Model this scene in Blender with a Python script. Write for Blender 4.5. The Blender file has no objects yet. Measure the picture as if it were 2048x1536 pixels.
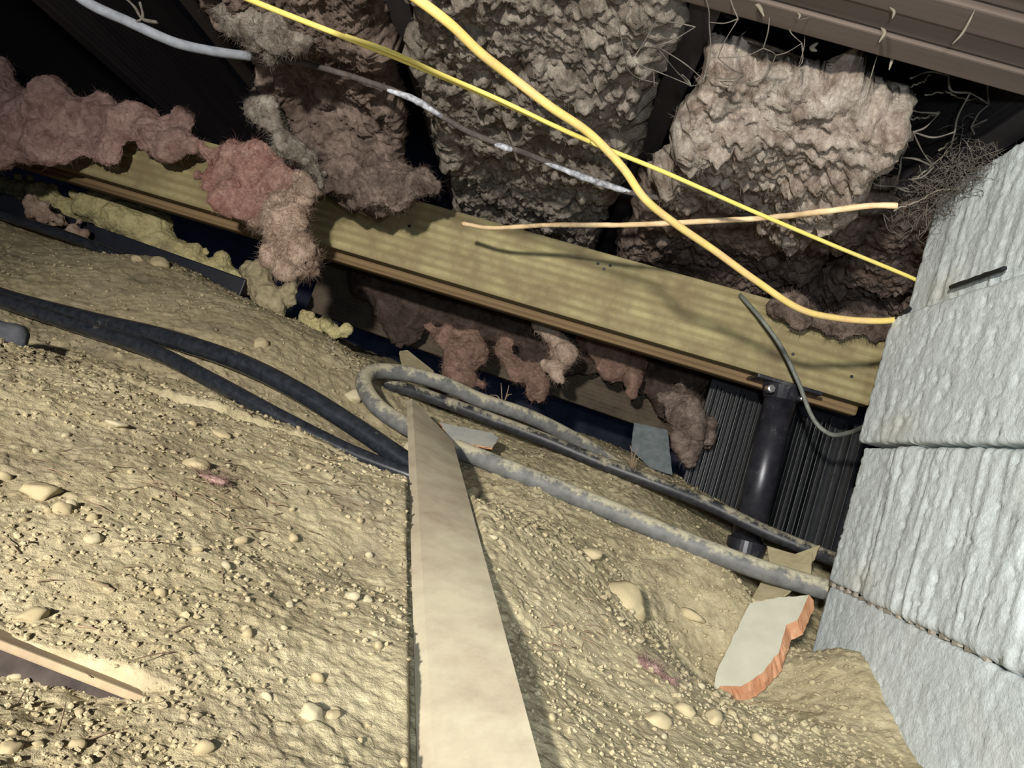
import bpy, bmesh, math, random
import numpy as np
from mathutils import Matrix, Vector
random.seed(7); np.random.seed(7)
RS = np.random.RandomState(11)

# ------------------------------------------------------------------ camera
F = 1500.0
roll = math.radians(17.0)
yc = np.array([36.0, -112.0, -F]); yc /= np.linalg.norm(yc)
ux, uy = math.sin(roll), math.cos(roll)
zc = np.array([ux, uy, (ux*yc[0] + uy*yc[1]) / -yc[2]]); zc /= np.linalg.norm(zc)
xc = np.cross(yc, zc)
R = np.array([xc, yc, zc])                      # world = R @ camera
cam_d = bpy.data.cameras.new('camera'); cam = bpy.data.objects.new('camera', cam_d)
bpy.context.scene.collection.objects.link(cam)
cam_d.sensor_width = 36; cam_d.lens = F/2048*36; cam_d.clip_start = 0.01
cam.matrix_world = Matrix([list(R[0])+[0], list(R[1])+[0], list(R[2])+[0], [0, 0, 0, 1]])
scn = bpy.context.scene; scn.camera = cam

# ------------------------------------------------------------------ world, lamps, exposure
w = bpy.data.worlds.new('world'); scn.world = w; w.use_nodes = True
w.node_tree.nodes['Background'].inputs[0].default_value = (0.48, 0.62, 1.0, 1)
w.node_tree.nodes['Background'].inputs[1].default_value = 0.25
def spot(name, loc, target, size, power, col, ang):
    l = bpy.data.lights.new(name, 'SPOT'); l.shadow_soft_size = size; l.energy = power; l.color = col; l.spot_size = math.radians(ang); l.spot_blend = 1.0
    o = bpy.data.objects.new(name, l); scn.collection.objects.link(o); o.location = loc
    o.rotation_euler = (Vector(target)-Vector(loc)).to_track_quat('-Z', 'Y').to_euler()
    return o
spot('work_lamp', (-0.42, -0.95, 0.24), (-0.02, 1.2, 0.0), 0.04, 185, (1.0, 0.95, 0.86), 80)
spot('fill_light', (0.02, -0.12, 0.05), (0.42, 1.0, 0.10), 0.02, 18, (0.84, 0.94, 1.0), 95)  # added fill near the camera, aimed towards the pier
vs = scn.view_settings; vs.view_transform = 'Standard'; vs.look = 'None'; vs.gamma = 1.0
vs.use_curve_mapping = False; vs.exposure = 0.40

# ------------------------------------------------------------------ helpers
C = scn.collection
def at(px, py, Y):
    d = R @ np.array([px-1024.0, 768.0-py, -F]); return d*(Y/d[1])

def hsh(ix, iy, iz, s=0):
    n = (ix.astype(np.int64)*73856093) ^ (iy.astype(np.int64)*19349663) ^ (iz.astype(np.int64)*83492791) ^ (s*2654435761 & 0x7fffffff)
    n = (n ^ (n >> 13)) * 1274126177 & 0x7fffffff
    n = (n ^ (n >> 16)) * 668265263 & 0x7fffffff
    return ((n >> 4) & 0xffff)/65535.0
def vn(P, s=0):
    i = np.floor(P); f = P-i; f = f*f*f*(f*(f*6-15)+10); i = i.astype(np.int64)
    r = 0
    for a in (0, 1):
        wa = f[:, 0] if a else 1-f[:, 0]
        for b in (0, 1):
            wb = f[:, 1] if b else 1-f[:, 1]
            for c in (0, 1):
                wc = f[:, 2] if c else 1-f[:, 2]
                r = r + wa*wb*wc*hsh(i[:, 0]+a, i[:, 1]+b, i[:, 2]+c, s)
    return r*2-1
def fbm(P, sc, oc=4, s=0, g=0.5):
    r = 0; a = 1; t = 0
    for k in range(oc):
        r = r + a*vn(P*sc+17.3*k, s+k); t += a; a *= g; sc *= 2.03
    return r/t
def worley(P, s=0):
    i = np.floor(P).astype(np.int64); d1 = np.full(len(P), 9.0); d2 = d1.copy(); cid = np.zeros(len(P))
    for a in (-1, 0, 1):
        for b in (-1, 0, 1):
            for c in (-1, 0, 1):
                jx, jy, jz = i[:, 0]+a, i[:, 1]+b, i[:, 2]+c
                q = np.stack([jx+hsh(jx, jy, jz, s+1), jy+hsh(jx, jy, jz, s+2), jz+hsh(jx, jy, jz, s+3)], 1)
                d = np.linalg.norm(q-P, axis=1)
                m = d < d1
                d2 = np.where(m, d1, np.minimum(d2, d)); cid = np.where(m, hsh(jx, jy, jz, s+5), cid); d1 = np.where(m, d, d1)
    return d1, d2, cid

def mesh_np(name, V, Q, smooth=True):
    me = bpy.data.meshes.new(name)
    V = np.asarray(V, np.float32); Q = np.asarray(Q, np.int32)
    k = Q.shape[1]
    me.vertices.add(len(V)); me.vertices.foreach_set('co', V.ravel())
    me.loops.add(Q.size); me.loops.foreach_set('vertex_index', Q.ravel())
    me.polygons.add(len(Q)); me.polygons.foreach_set('loop_start', np.arange(0, Q.size, k, dtype=np.int32))
    me.polygons.foreach_set('use_smooth', np.full(len(Q), smooth))
    me.update(calc_edges=True); me.validate()
    return me
def gridq(n, m, o=0, wrap=False):
    i, j = np.meshgrid(np.arange(n-1), np.arange(m if wrap else m-1), indexing='ij')
    j2 = (j+1) % m
    return (o+np.stack([i*m+j, i*m+j2, (i+1)*m+j2, (i+1)*m+j], -1)).reshape(-1, 4)

def link(name, me, mat, parent=None):
    o = bpy.data.objects.new(name, me); C.objects.link(o)
    if mat and not me.materials: me.materials.append(mat)
    if parent: o.parent = parent
    return o
def tag(o, label, cat, group=None, kind=None):
    if label: o['label'] = label
    if cat: o['category'] = cat
    if group: o['group'] = group
    if kind: o['kind'] = kind
    return o
def empty(name, loc, label, cat, group=None):
    o = bpy.data.objects.new(name, None); C.objects.link(o); o.location = [float(v) for v in loc]; o.empty_display_size = .02
    return tag(o, label, cat, group)
def recenter(o, loc=None):
    """put the origin of a world-built mesh at its own base"""
    me = o.data; n = len(me.vertices); a = np.empty(n*3, np.float32); me.vertices.foreach_get('co', a); a = a.reshape(-1, 3)
    if loc is None: loc = np.array([a[:, 0].mean(), a[:, 1].mean(), a[:, 2].min()])
    a = a-np.array(loc, np.float32); me.vertices.foreach_set('co', a.ravel()); me.update()
    pl = np.array(o.parent.location) if o.parent else 0
    o.location = [float(v) for v in np.array(loc)-pl]
    return o
def spline(pts, n=12):
    p = np.array(pts, float); out = []
    q = np.vstack([2*p[0]-p[1], p, 2*p[-1]-p[-2]])
    for i in range(1, len(q)-2):
        for t in np.linspace(0, 1, n, endpoint=False):
            a, b, c, d = q[i-1], q[i], q[i+1], q[i+2]
            out.append(.5*((2*b)+(-a+c)*t+(2*a-5*b+4*c-d)*t*t+(-a+3*b-3*c+d)*t**3))
    out.append(p[-1]); return np.array(out)
def tube_vq(path, rad, seg=12, off=0, ell=1.0):
    path = np.asarray(path, float); n = len(path)
    rad = np.full(n, rad) if np.isscalar(rad) else np.asarray(rad)
    T = np.gradient(path, axis=0); T /= np.linalg.norm(T, axis=1)[:, None]+1e-12
    u = np.cross(T[0], [0, 0, 1.0]); 
    if np.linalg.norm(u) < 1e-3: u = np.cross(T[0], [1.0, 0, 0])
    V = []
    for i in range(n):
        u = u-T[i]*np.dot(u, T[i]); u /= np.linalg.norm(u); v = np.cross(T[i], u)
        a = np.linspace(0, 2*np.pi, seg, endpoint=False)
        V.append(path[i]+rad[i]*(np.cos(a)[:, None]*u+ell*np.sin(a)[:, None]*v))
    V = np.vstack(V); Q = gridq(n, seg, off, True)
    Vc = np.vstack([V, path[0], path[-1]]); k = off+n*seg
    caps = []
    for j in range(seg):
        j2 = (j+1) % seg
        caps.append([k, off+j2, off+j, off+j]); caps.append([k+1, off+(n-1)*seg+j, off+(n-1)*seg+j2, off+(n-1)*seg+j2])
    return Vc, Q, caps
def tube_mesh(name, path, rad, seg=12, ell=1.0, rough=0, rs=60):
    V, Q, caps = tube_vq(path, rad, seg, 0, ell)
    if rough:
        n = len(path); cen = np.repeat(np.asarray(path), seg, axis=0); d = V[:n*seg]-cen
        V[:n*seg] = cen+d*(1+rough*fbm(V[:n*seg], rs, 3))[:, None]
    bm = bmesh.new(); vs_ = [bm.verts.new(v) for v in V]
    for q in Q: bm.faces.new([vs_[i] for i in q]).smooth = True
    for c in caps: bm.faces.new([vs_[i] for i in c[:3]])
    me = bpy.data.meshes.new(name); bm.to_mesh(me); bm.free(); return me
def strands_mesh(name, paths, rads, seg=4):
    Vs, Qs, Ts, o = [], [], [], 0
    for p, r in zip(paths, rads):
        V, Q, c = tube_vq(p, r, seg, o); V = V[:-2]
        Vs.append(V); Qs.append(Q); o += len(V)
    return mesh_np(name, np.vstack(Vs), np.vstack(Qs))

def box_bm(bm, c, s, rot=None, bev=0.0, cuts=0):
    r = bmesh.ops.create_cube(bm, size=1.0); vs_ = r['verts']
    M = Matrix.Translation(Vector([float(v) for v in c])) @ (rot.to_4x4() if rot else Matrix.Identity(4)) @ Matrix.Diagonal((s[0], s[1], s[2], 1))
    bmesh.ops.transform(bm, matrix=M, verts=vs_)
    if bev:
        es = list({e for v in vs_ for e in v.link_edges})
        bmesh.ops.bevel(bm, geom=es, offset=bev, segments=2, profile=.6, affect='EDGES')
def box_mesh(name, c, s, rot=None, bev=0.0):
    bm = bmesh.new(); box_bm(bm, c, s, rot, bev); me = bpy.data.meshes.new(name); bm.to_mesh(me); bm.free(); return me
def cyl_bm(bm, a, b, r, seg=20, r2=None):
    a = Vector([float(v) for v in a]); b = Vector([float(v) for v in b]); d = b-a
    M = Matrix.Translation((a+b)/2) @ d.to_track_quat('Z', 'Y').to_matrix().to_4x4()
    bmesh.ops.create_cone(bm, cap_ends=True, segments=seg, radius1=r, radius2=r if r2 is None else r2, depth=d.length, matrix=M)

def dense_box(name, lo, hi, step, disp, seed=0, mat=None, parent=None, rnd=0.004):
    """closed box of fine grid faces, rounded edges, displaced by disp(P, N)"""
    lo = np.array(lo, float); hi = np.array(hi, float); ctr = (lo+hi)/2; half = (hi-lo)/2
    n = np.maximum(2, np.ceil((hi-lo)/step).astype(int)+1)
    bm = bmesh.new(); idx = {}; Vl = []; Ql = []
    def vid(i, j, k):
        key = (i, j, k)
        if key not in idx:
            idx[key] = len(Vl); Vl.append(lo+(hi-lo)*np.array([i/(n[0]-1), j/(n[1]-1), k/(n[2]-1)]))
        return idx[key]
    for ax in range(3):
        a, b = [(1, 2), (2, 0), (0, 1)][ax]
        for side in (0, n[ax]-1):
            for i in range(n[a]-1):
                for j in range(n[b]-1):
                    q = []
                    for di, dj in ((0, 0), (1, 0), (1, 1), (0, 1)):
                        c = [0, 0, 0]; c[ax] = side; c[a] = i+di; c[b] = j+dj; q.append(vid(*c))
                    Ql.append(q if side else q[::-1])
    bm.free()
    V = np.array(Vl); Q = np.array(Ql)
    inner = np.clip(V, lo+rnd, hi-rnd); d = V-inner; L = np.linalg.norm(d, axis=1)[:, None]
    N = d/np.maximum(L, 1e-9); V = inner+N*rnd
    V = V+N*disp(V, N)[:, None]
    me = mesh_np(name, V, Q); return link(name, me, mat, parent)

# ------------------------------------------------------------------ materials
def nt(name, rough=.9, spec=.2):
    m = bpy.data.materials.new(name); m.use_nodes = True; t = m.node_tree
    b = t.nodes['Principled BSDF']; b.inputs['Roughness'].default_value = rough
    b.inputs['Specular IOR Level'].default_value = spec
    return m, t, b
def noise(t, sc, det=5, rough=.6, vec=None, dist=0):
    n = t.nodes.new('ShaderNodeTexNoise'); n.inputs['Scale'].default_value = sc; n.inputs['Detail'].default_value = det
    n.inputs['Roughness'].default_value = rough; n.inputs['Distortion'].default_value = dist
    if vec: t.links.new(vec, n.inputs['Vector'])
    return n
def coord(t, scale=(1, 1, 1), rot=(0, 0, 0), kind='Object'):
    c = t.nodes.new('ShaderNodeTexCoord'); m = t.nodes.new('ShaderNodeMapping')
    m.inputs['Scale'].default_value = scale; m.inputs['Rotation'].default_value = rot
    t.links.new(c.outputs[kind], m.inputs['Vector']); return m.outputs[0]
def ramp(t, src, stops):
    r = t.nodes.new('ShaderNodeValToRGB'); e = r.color_ramp.elements
    while len(e) < len(stops): e.new(.5)
    for k, (p, c) in enumerate(stops): e[k].position = p; e[k].color = (*c, 1)
    t.links.new(src, r.inputs[0]); return r.outputs[0]
def mix(t, f, a, b, mode='MIX'):
    m = t.nodes.new('ShaderNodeMix'); m.data_type = 'RGBA'; m.blend_type = mode
    for s, v in ((0, f), (6, a), (7, b)):
        if hasattr(v, 'is_linked') or isinstance(v, bpy.types.NodeSocket): t.links.new(v, m.inputs[s])
        elif s == 0: m.inputs[0].default_value = v
        else: m.inputs[s].default_value = (*v, 1)
    return m.outputs[2]
def bump(t, b, src, dist, strength=1.0, prev=None):
    n = t.nodes.new('ShaderNodeBump'); n.inputs['Distance'].default_value = dist; n.inputs['Strength'].default_value = strength
    t.links.new(src, n.inputs['Height'])
    if prev: t.links.new(prev, n.inputs['Normal'])
    t.links.new(n.outputs[0], b.inputs['Normal']); return n.outputs[0]
def objrand(t):
    return t.nodes.new('ShaderNodeObjectInfo').outputs['Random']

def m_dirt(name='dirt', c0=(.205, .163, .098), c1=(.405, .345, .215), c2=(.53, .465, .31), k=1.0):
    m, t, b = nt(name, .95, .1)
    v = coord(t)
    n1 = noise(t, 9*k, 6, .65, v); n2 = noise(t, 70*k, 6, .7, v); n3 = noise(t, 320*k, 4, .7, v)
    col = ramp(t, n1.outputs[0], [(.30, c0), (.5, c1), (.72, c2)])
    col = mix(t, .55, col, ramp(t, n2.outputs[0], [(.3, c0), (.5, c1), (.7, c2)]))
    n4 = noise(t, 5.5*k, 5, .7, v, .5); col = mix(t, ramp(t, n4.outputs[0], [(.52, (0, 0, 0)), (.66, (.55, .55, .55))]), col, (.17, .14, .105))
    t.links.new(col, b.inputs['Base Color'])
    h = t.nodes.new('ShaderNodeMath'); h.operation = 'MULTIPLY_ADD'; t.links.new(n2.outputs[0], h.inputs[0]); h.inputs[1].default_value = 2.2
    t.links.new(n3.outputs[0], h.inputs[2]); bump(t, b, h.outputs[0], .0015, .8); return m
def m_wood(name, c0, c1, axis='X', dust=None, dustf=.5, rough=.8, knots=False):
    m, t, b = nt(name, rough, .25)
    sc = {'X': (1.2, 22, 22), 'Y': (22, 1.2, 22), 'Z': (22, 22, 1.2)}[axis]
    v = coord(t, sc); n = noise(t, 1.6, 6, .6, v, .6 if knots else .2)
    wv = t.nodes.new('ShaderNodeTexWave'); wv.bands_direction = 'Z' if axis != 'Z' else 'X'; wv.inputs['Scale'].default_value = .75 if knots else 1.3
    wv.inputs['Distortion'].default_value = 5 if knots else 3; wv.inputs['Detail'].default_value = 3; wv.inputs['Detail Scale'].default_value = .5
    t.links.new(v, wv.inputs['Vector'])
    col = ramp(t, n.outputs[0], [(.3, c0), (.7, c1)])
    col = mix(t, .45 if knots else .35, col, ramp(t, wv.outputs[0], [(.1, c0), (.8, c1)]))
    if dust:
        d = noise(t, 14, 6, .7, coord(t)); col = mix(t, ramp(t, d.outputs[0], [(.5-dustf*.35, (0, 0, 0)), (.66, (1, 1, 1))]), col, dust)
    t.links.new(col, b.inputs['Base Color']); bump(t, b, n.outputs[0], .0008, .5); return m
def m_plain(name, c0, c1, rough=.6, spec=.4, sc=60, bd=.0006, dust=None, dth=.55, dsc=22, metal=0, top=0):
    m, t, b = nt(name, rough, spec); v = coord(t); b.inputs['Metallic'].default_value = metal
    n = noise(t, sc, 5, .6, v); col = ramp(t, n.outputs[0], [(.3, c0), (.7, c1)])
    if dust:
        d = noise(t, dsc, 8, .75, v); src = d.outputs[0]
        if top:
            g_ = t.nodes.new('ShaderNodeNewGeometry'); sx = t.nodes.new('ShaderNodeSeparateXYZ'); t.links.new(g_.outputs['Normal'], sx.inputs[0])
            ma = t.nodes.new('ShaderNodeMath'); ma.operation = 'MULTIPLY_ADD'; t.links.new(sx.outputs[2], ma.inputs[0]); ma.inputs[1].default_value = top; t.links.new(src, ma.inputs[2]); src = ma.outputs[0]
        f = ramp(t, src, [(dth-.06, (0, 0, 0)), (dth+.08, (1, 1, 1))])
        col = mix(t, f, col, dust)
        rr = t.nodes.new('ShaderNodeMath'); rr.operation = 'MULTIPLY_ADD'; t.links.new(f, rr.inputs[0]); rr.inputs[1].default_value = .95-rough; rr.inputs[2].default_value = rough
        t.links.new(rr.outputs[0], b.inputs['Roughness'])
    t.links.new(col, b.inputs['Base Color']); bump(t, b, n.outputs[0], bd, .6); return m
def m_fluff(name, cols, sc=1.0):
    m, t, b = nt(name, 1.0, .05); v = coord(t)
    w1 = noise(t, 30*sc, 5, .6, v, 1.0); w2 = noise(t, 9*sc, 3, .5, v); w3 = noise(t, 160*sc, 5, .75, v, 1.5)
    vo = t.nodes.new('ShaderNodeTexVoronoi'); vo.inputs['Scale'].default_value = 42*sc
    wm = mix(t, .035, v, w1.outputs['Color'], 'ADD'); t.links.new(wm, vo.inputs['Vector'])
    sep = t.nodes.new('ShaderNodeSeparateColor'); t.links.new(vo.outputs['Color'], sep.inputs[0])
    a = ramp(t, sep.outputs[0], [(.15, cols[0]), (.5, cols[1]), (.9, cols[2])])
    c = mix(t, ramp(t, w2.outputs[0], [(.42, (0, 0, 0)), (.62, (1, 1, 1))]), a, cols[3])
    c = mix(t, .45, c, ramp(t, w3.outputs[0], [(.3, cols[0]), (.68, cols[2])]))
    c = mix(t, .5, c, ramp(t, w1.outputs[0], [(.35, cols[0]), (.62, cols[2])]))
    t.links.new(c, b.inputs['Base Color'])
    bump(t, b, w3.outputs[0], .004, .9); return m

M_DIRT = m_dirt()
M_SOIL = m_dirt('pale_lit_soil', (.27, .225, .10), (.56, .49, .25), (.72, .66, .37), 2)  # pale soil with its albedo raised so the ledge looks lit
M_STONE = m_plain('tan_stone', (.36, .29, .17), (.54, .46, .29), .85, .2, 40, .001, (.45, .37, .22), .56, 60)
M_STONE2 = m_plain('pale_stone', (.42, .37, .235), (.55, .49, .335), .8, .25, 40, .001, (.5, .42, .27), .62, 60)
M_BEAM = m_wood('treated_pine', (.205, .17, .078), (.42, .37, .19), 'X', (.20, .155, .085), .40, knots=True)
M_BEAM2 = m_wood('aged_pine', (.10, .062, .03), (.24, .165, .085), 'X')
M_BOARD = m_wood('dusty_board', (.235, .175, .125), (.36, .285, .21), 'Y', (.47, .42, .30), .80)
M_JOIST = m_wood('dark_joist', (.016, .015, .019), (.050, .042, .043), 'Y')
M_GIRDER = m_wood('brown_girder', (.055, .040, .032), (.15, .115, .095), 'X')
M_SUB = m_plain('subfloor_dark', (.012, .015, .026), (.026, .030, .045), .95, .1)  # bluish haze of the void mixed into the subfloor colour
M_WALL = m_plain('hazy_navy_wall', (.012, .014, .022), (.030, .032, .046), .95, .1, 15, .003)  # navy haze of the dark opening put into the wall colour
M_SILL = m_wood('old_sill', (.030, .019, .014), (.085, .060, .042), 'X', (.11, .088, .06), .5)
M_BLOCK = None
M_BLACK = m_plain('black_poly', (.010, .012, .016), (.028, .032, .040), .24, .6, 90, .0002, (.20, .18, .14), .68, 30)
M_BLACKD = m_plain('black_poly_dusty', (.014, .014, .016), (.035, .036, .04), .45, .4, 90, .0005, (.30, .27, .195), .60, 30, top=.15)
M_GREYP = m_plain('dusty_pipe', (.09, .09, .088), (.17, .17, .16), .6, .35, 60, .0006, (.40, .365, .26), .60, 40, top=.22)
M_YEL = m_plain('yellow_cable', (.76, .56, .15), (.84, .66, .24), .45, .45, 40, .0003, (.66, .43, .21), .51, 6)
M_YEL2 = m_plain('thin_yellow', (.76, .64, .15), (.82, .70, .20), .45, .45, 40, .0002, (.62, .50, .22), .60, 9)
M_PEACH = m_plain('bare_stick', (.62, .42, .22), (.80, .62, .38), .6, .3, 50, .0004, (.30, .22, .13), .60, 12)
M_GREYC = m_plain('grey_cable', (.35, .37, .40), (.62, .65, .70), .6, .3, 60, .0006, (.10, .085, .075), .50, 7)
M_STEEL = m_plain('post_steel', (.014, .014, .020), (.038, .038, .048), .36, .6, 40, .0004, (.10, .096, .085), .64, 14, .3)
M_BOLT = m_plain('zinc', (.7, .7, .7), (.85, .85, .85), .25, .7, 50, .0002, metal=1)
M_RIB = m_plain('ribbed_plastic', (.004, .005, .007), (.012, .014, .018), .40, .5, 50, .0004)
M_RIBL = m_plain('dusty_rib', (.012, .014, .016), (.045, .048, .050), .5, .4, 50, .0004)
M_EDGE = m_plain('black_sheet', (.003, .004, .010), (.008, .010, .018), .5, .4, 20, .001)
M_TILE = m_plain('cream_glaze', (.40, .385, .30), (.48, .465, .375), .6, .3, 30, .0004, (.36, .31, .21), .66, 20)
M_TERRA = m_plain('orange_clay', (.40, .18, .095), (.50, .28, .165), .9, .15, 60, .0014, (.46, .34, .21), .62, 30)
M_TANB = m_plain('buff_slab', (.38, .32, .19), (.52, .45, .29), .9, .15, 40, .0008)
M_CLEAR = m_plain('grey_film', (.34, .35, .33), (.50, .50, .46), .3, .5, 30, .0005, (.42, .36, .24), .58, 30)
M_ROCK = m_plain('dark_rock', (.035, .040, .050), (.10, .105, .12), .8, .3, 25, .002, (.20, .18, .14), .66, 40)
M_WEB = m_plain('dusty_web', (.13, .11, .085), (.28, .245, .19), 1, .05)
M_WEB2 = m_plain('web_grey', (.09, .078, .065), (.19, .17, .145), 1, .05)
M_ROOT = m_plain('root', (.16, .11, .075), (.34, .25, .17), .9, .1)
M_RUST = m_plain('grey_dust', (.20, .175, .14), (.36, .32, .26), 1, .05, 40, .002)
BROWNS = ((.045, .030, .024), (.14, .098, .080), (.35, .27, .225), (.155, .11, .088))
GREYS = ((.050, .037, .029), (.175, .138, .108), (.47, .42, .355), (.135, .098, .075))  # dark browns and pale tones carry crease shade and highlights in the colour
M_INS_G = m_fluff('grey_batt', GREYS)
M_INS_B = m_fluff('brown_batt', BROWNS)
M_INS_L = m_fluff('light_batt', ((.11, .072, .052), (.31, .245, .195), (.54, .48, .41), (.28, .185, .14)))
M_INS_P = m_fluff('pink_wool', ((.18, .10, .085), (.40, .235, .20), (.54, .37, .32), (.27, .19, .16)))
M_INS_K = m_fluff('hot_pink_wool', ((.20, .075, .065), (.38, .185, .16), (.50, .33, .27), (.24, .175, .135)))
M_INS_C = m_fluff('cream_wool', ((.22, .135, .095), (.46, .33, .255), (.62, .48, .38), (.36, .29, .22)))
M_INS_D = m_fluff('shade_wool', ((.030, .020, .016), (.075, .052, .042), (.13, .095, .078), (.055, .038, .031)))  # darkened copy of the brown wool, shade under the beam put into its colour
M_INS_R = m_fluff('rust_wool', ((.10, .055, .042), (.24, .145, .112), (.36, .235, .185), (.18, .115, .09)))

def m_block():
    m, t, b = nt('concrete_block', .95, .15); v = coord(t)
    n1 = noise(t, 18, 6, .65, v); n2 = noise(t, 190, 5, .7, v); n3 = noise(t, 5, 3, .5, v)
    col = ramp(t, n1.outputs[0], [(.3, (.41, .445, .44)), (.7, (.60, .655, .665))])
    col = mix(t, .4, col, ramp(t, n2.outputs[0], [(.25, (.30, .32, .30)), (.6, (.68, .71, .70))]))
    col = mix(t, ramp(t, n3.outputs[0], [(.55, (0, 0, 0)), (.75, (.7, .7, .7))]), col, (.52, .50, .41))
    t.links.new(col, b.inputs['Base Color']); bump(t, b, n2.outputs[0], .0016, .8); return m
M_BLOCK = m_block()

# ------------------------------------------------------------------ ground surface z(x, y)
ctl = [(0,1536,.29),(600,1536,.354),(0,1250,.385),(400,1100,.52),(950,1536,.41),(1000,1200,.635),(900,1350,.48),(1040,1400,.50),(960,1000,.835),(840,1100,.67),(1000,1100,.735),(1150,1350,.62),(1300,1300,.77),(700,1150,.60),(1150,1100,.90),
       (60,700,.95),(250,755,.95),(500,822,.98),(680,905,1.0),(830,985,1.03),(60,712,1.07),(300,775,1.08),(500,835,1.08),(650,890,1.12),
       (200,600,1.36),(100,530,1.5),(300,520,1.6),(600,650,1.5),(700,720,1.45),(0,640,1.2),(450,720,1.25),(620,800,1.25),(790,880,1.28),(0,470,1.62),
       (1100,880,1.55),(1250,950,1.45),(1400,1052,1.44),(1490,1112,1.46),(1600,1125,1.46),(1000,830,1.75),(850,790,1.6),(1000,930,1.22),(1200,1010,1.19),(1400,1105,1.13),
       (1490,1190,1.08),(1300,1130,1.05),(1450,1400,.905),(1530,1375,.935),(1580,1300,1.0),(1600,1340,1.07),(1560,1430,.82),(1690,1292,.975),(1800,1536,.782),(1500,1536,.58),(1250,1480,.54),(1640,1400,.90),
       (480,600,1.72),(620,670,1.72),(800,760,1.75),(1300,930,1.75)]
W = np.array([at(*c) for c in ctl])
extra = [(-1.6,1.9,.20),(-1.2,2.4,.20),(-.3,2.4,.10),(.6,2.4,-.02),(.9,1.6,-.12),(1.0,1.0,-.20),(1.0,.4,-.2),(-1.5,1.2,.02),(-1.2,.7,-.10),(-1.0,.2,-.17),(0,0,-.19),(.6,.1,-.2),(-.5,-.5,-.2),(.5,-.5,-.2)]
W = np.vstack([W, np.array(extra)])
def tps(r): return np.where(r > 1e-9, r*r*np.log(r+1e-12), 0)
D = np.linalg.norm(W[:, None, :2]-W[None, :, :2], axis=2); n_ = len(W)
A = np.zeros((n_+3, n_+3)); A[:n_, :n_] = tps(D)+np.eye(n_)*2e-4; A[:n_, n_] = 1; A[:n_, n_+1:] = W[:, :2]; A[n_:, :n_] = A[:n_, n_:].T
sol = np.linalg.solve(A, np.concatenate([W[:, 2], [0, 0, 0]]))
CAV = None; TRN = []
tl3 = at(824, 797, 1.235); sh3 = at(906, 882, 1.12); bl3 = at(872, 1600, .385); br3 = at(1100, 1600, .375)
_bn = np.cross(br3-bl3, tl3-bl3); _bn = _bn/np.linalg.norm(_bn)*(1 if _bn[1] > 0 and False else 1)
if _bn[2] < 0: _bn = -_bn
def base(x, y):
    r = np.sqrt((x[:, None]-W[None, :, 0])**2+(y[:, None]-W[None, :, 1])**2)
    return tps(r) @ sol[:n_]+sol[n_]+sol[n_+1]*x+sol[n_+2]*y
def ground(x, y, fine=True):
    x = np.atleast_1d(np.asarray(x, float)); y = np.atleast_1d(np.asarray(y, float))
    z = np.concatenate([base(x[i:i+40000], y[i:i+40000]) for i in range(0, len(x), 40000)])
    P = np.stack([x, y, 0*x], 1)
    z = z+.009*fbm(P, 7, 3, 1)
    xl = bl3[0]+(tl3[0]-bl3[0])*(y-bl3[1])/(tl3[1]-bl3[1]); xr = br3[0]+(sh3[0]-br3[0])*(y-br3[1])/(sh3[1]-br3[1])
    zl = bl3[2]+(tl3[2]-bl3[2])*(y-bl3[1])/(tl3[1]-bl3[1]); zr = br3[2]+(sh3[2]-br3[2])*(y-br3[1])/(sh3[1]-br3[1])
    bz = zl+(zr-zl)*np.clip((x-xl)/(xr-xl+1e-9), 0, 1)                  # the flat board keeps the dirt below it
    off = np.maximum(np.maximum(xl-.009-x, x-xr-.004), 0); lim = bz-.012+off*2.6
    z = np.where(y < 1.2, np.where(z > lim-.004, np.minimum(z, lim), z), z)
    for k in range(len(TRN)-1):
        a, b = TRN[k], TRN[k+1]; d = b-a; tt = np.clip(((x-a[0])*d[0]+(y-a[1])*d[1])/(d**2).sum(), 0, 1)
        ex, ey = x-a[0]-tt*d[0], y-a[1]-tt*d[1]; q = np.hypot(ex, ey)+.006*vn(P*45, 8); tr = np.clip(1-(q-.012)/.010, 0, 1)
        dep = tr if k == 0 else np.maximum(dep, tr)
    if len(TRN): z = z-.020*dep*dep*(3-2*dep); 
    if CAV is not None:
        a, b = CAV; d = b-a; L2 = (d**2).sum(); tt = ((x-a[0])*d[0]+(y-a[1])*d[1])/L2; nx, ny = d[1]/L2**.5, -d[0]/L2**.5
        q = (x-a[0])*nx+(y-a[1])*ny                                   # + = towards the viewer
        z = z-.012*np.clip(1-np.maximum(q, 0)/.075, 0, 1)**1.5*np.clip((q+.009)/.003, 0, 1)*np.clip((1-tt)*3, 0, 1)*(tt > -.6)
    if fine:
        z = z+.0030*fbm(P, 34, 4, 3, .6)
        msk = np.clip(.5+1.6*fbm(P, 6, 3, 9), 0, 1)           # crumbly patches against smoother dust
        d1, d2, _ = worley(np.stack([x*75+fbm(P, 60, 2, 4), y*75+fbm(P, 60, 2, 5), .5+0*x], 1), 3)
        nf = np.clip((y-.25)/.6, .12, 1); far = np.clip((y-.6)/.3, 0, 1)
        z = z+msk*nf*.0046*np.clip(.55-d1, 0, 1)/.55
        z = z+far*.0055*np.abs(fbm(P, 22, 4, 41, .6))+far*.0025*fbm(P, 60, 3, 44, .6)
        e1, _, ce = worley(np.stack([x*150+fbm(P, 90, 2, 14), y*150+fbm(P, 90, 2, 15), .5+0*x], 1), 13)
        z = z+nf**.5*(.35+.65*msk)*.0030*(ce > .45)*np.clip(.5-e1, 0, 1)/.5
        z = z-nf*.0035*np.clip(fbm(P, 95, 2, 21)-.30, 0, 1)*3*msk
        z = z+.0012*fbm(P, 160, 2, 6)
    return z
def gz(x, y, fine=True): return float(ground([x], [y], fine)[0])
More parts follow.
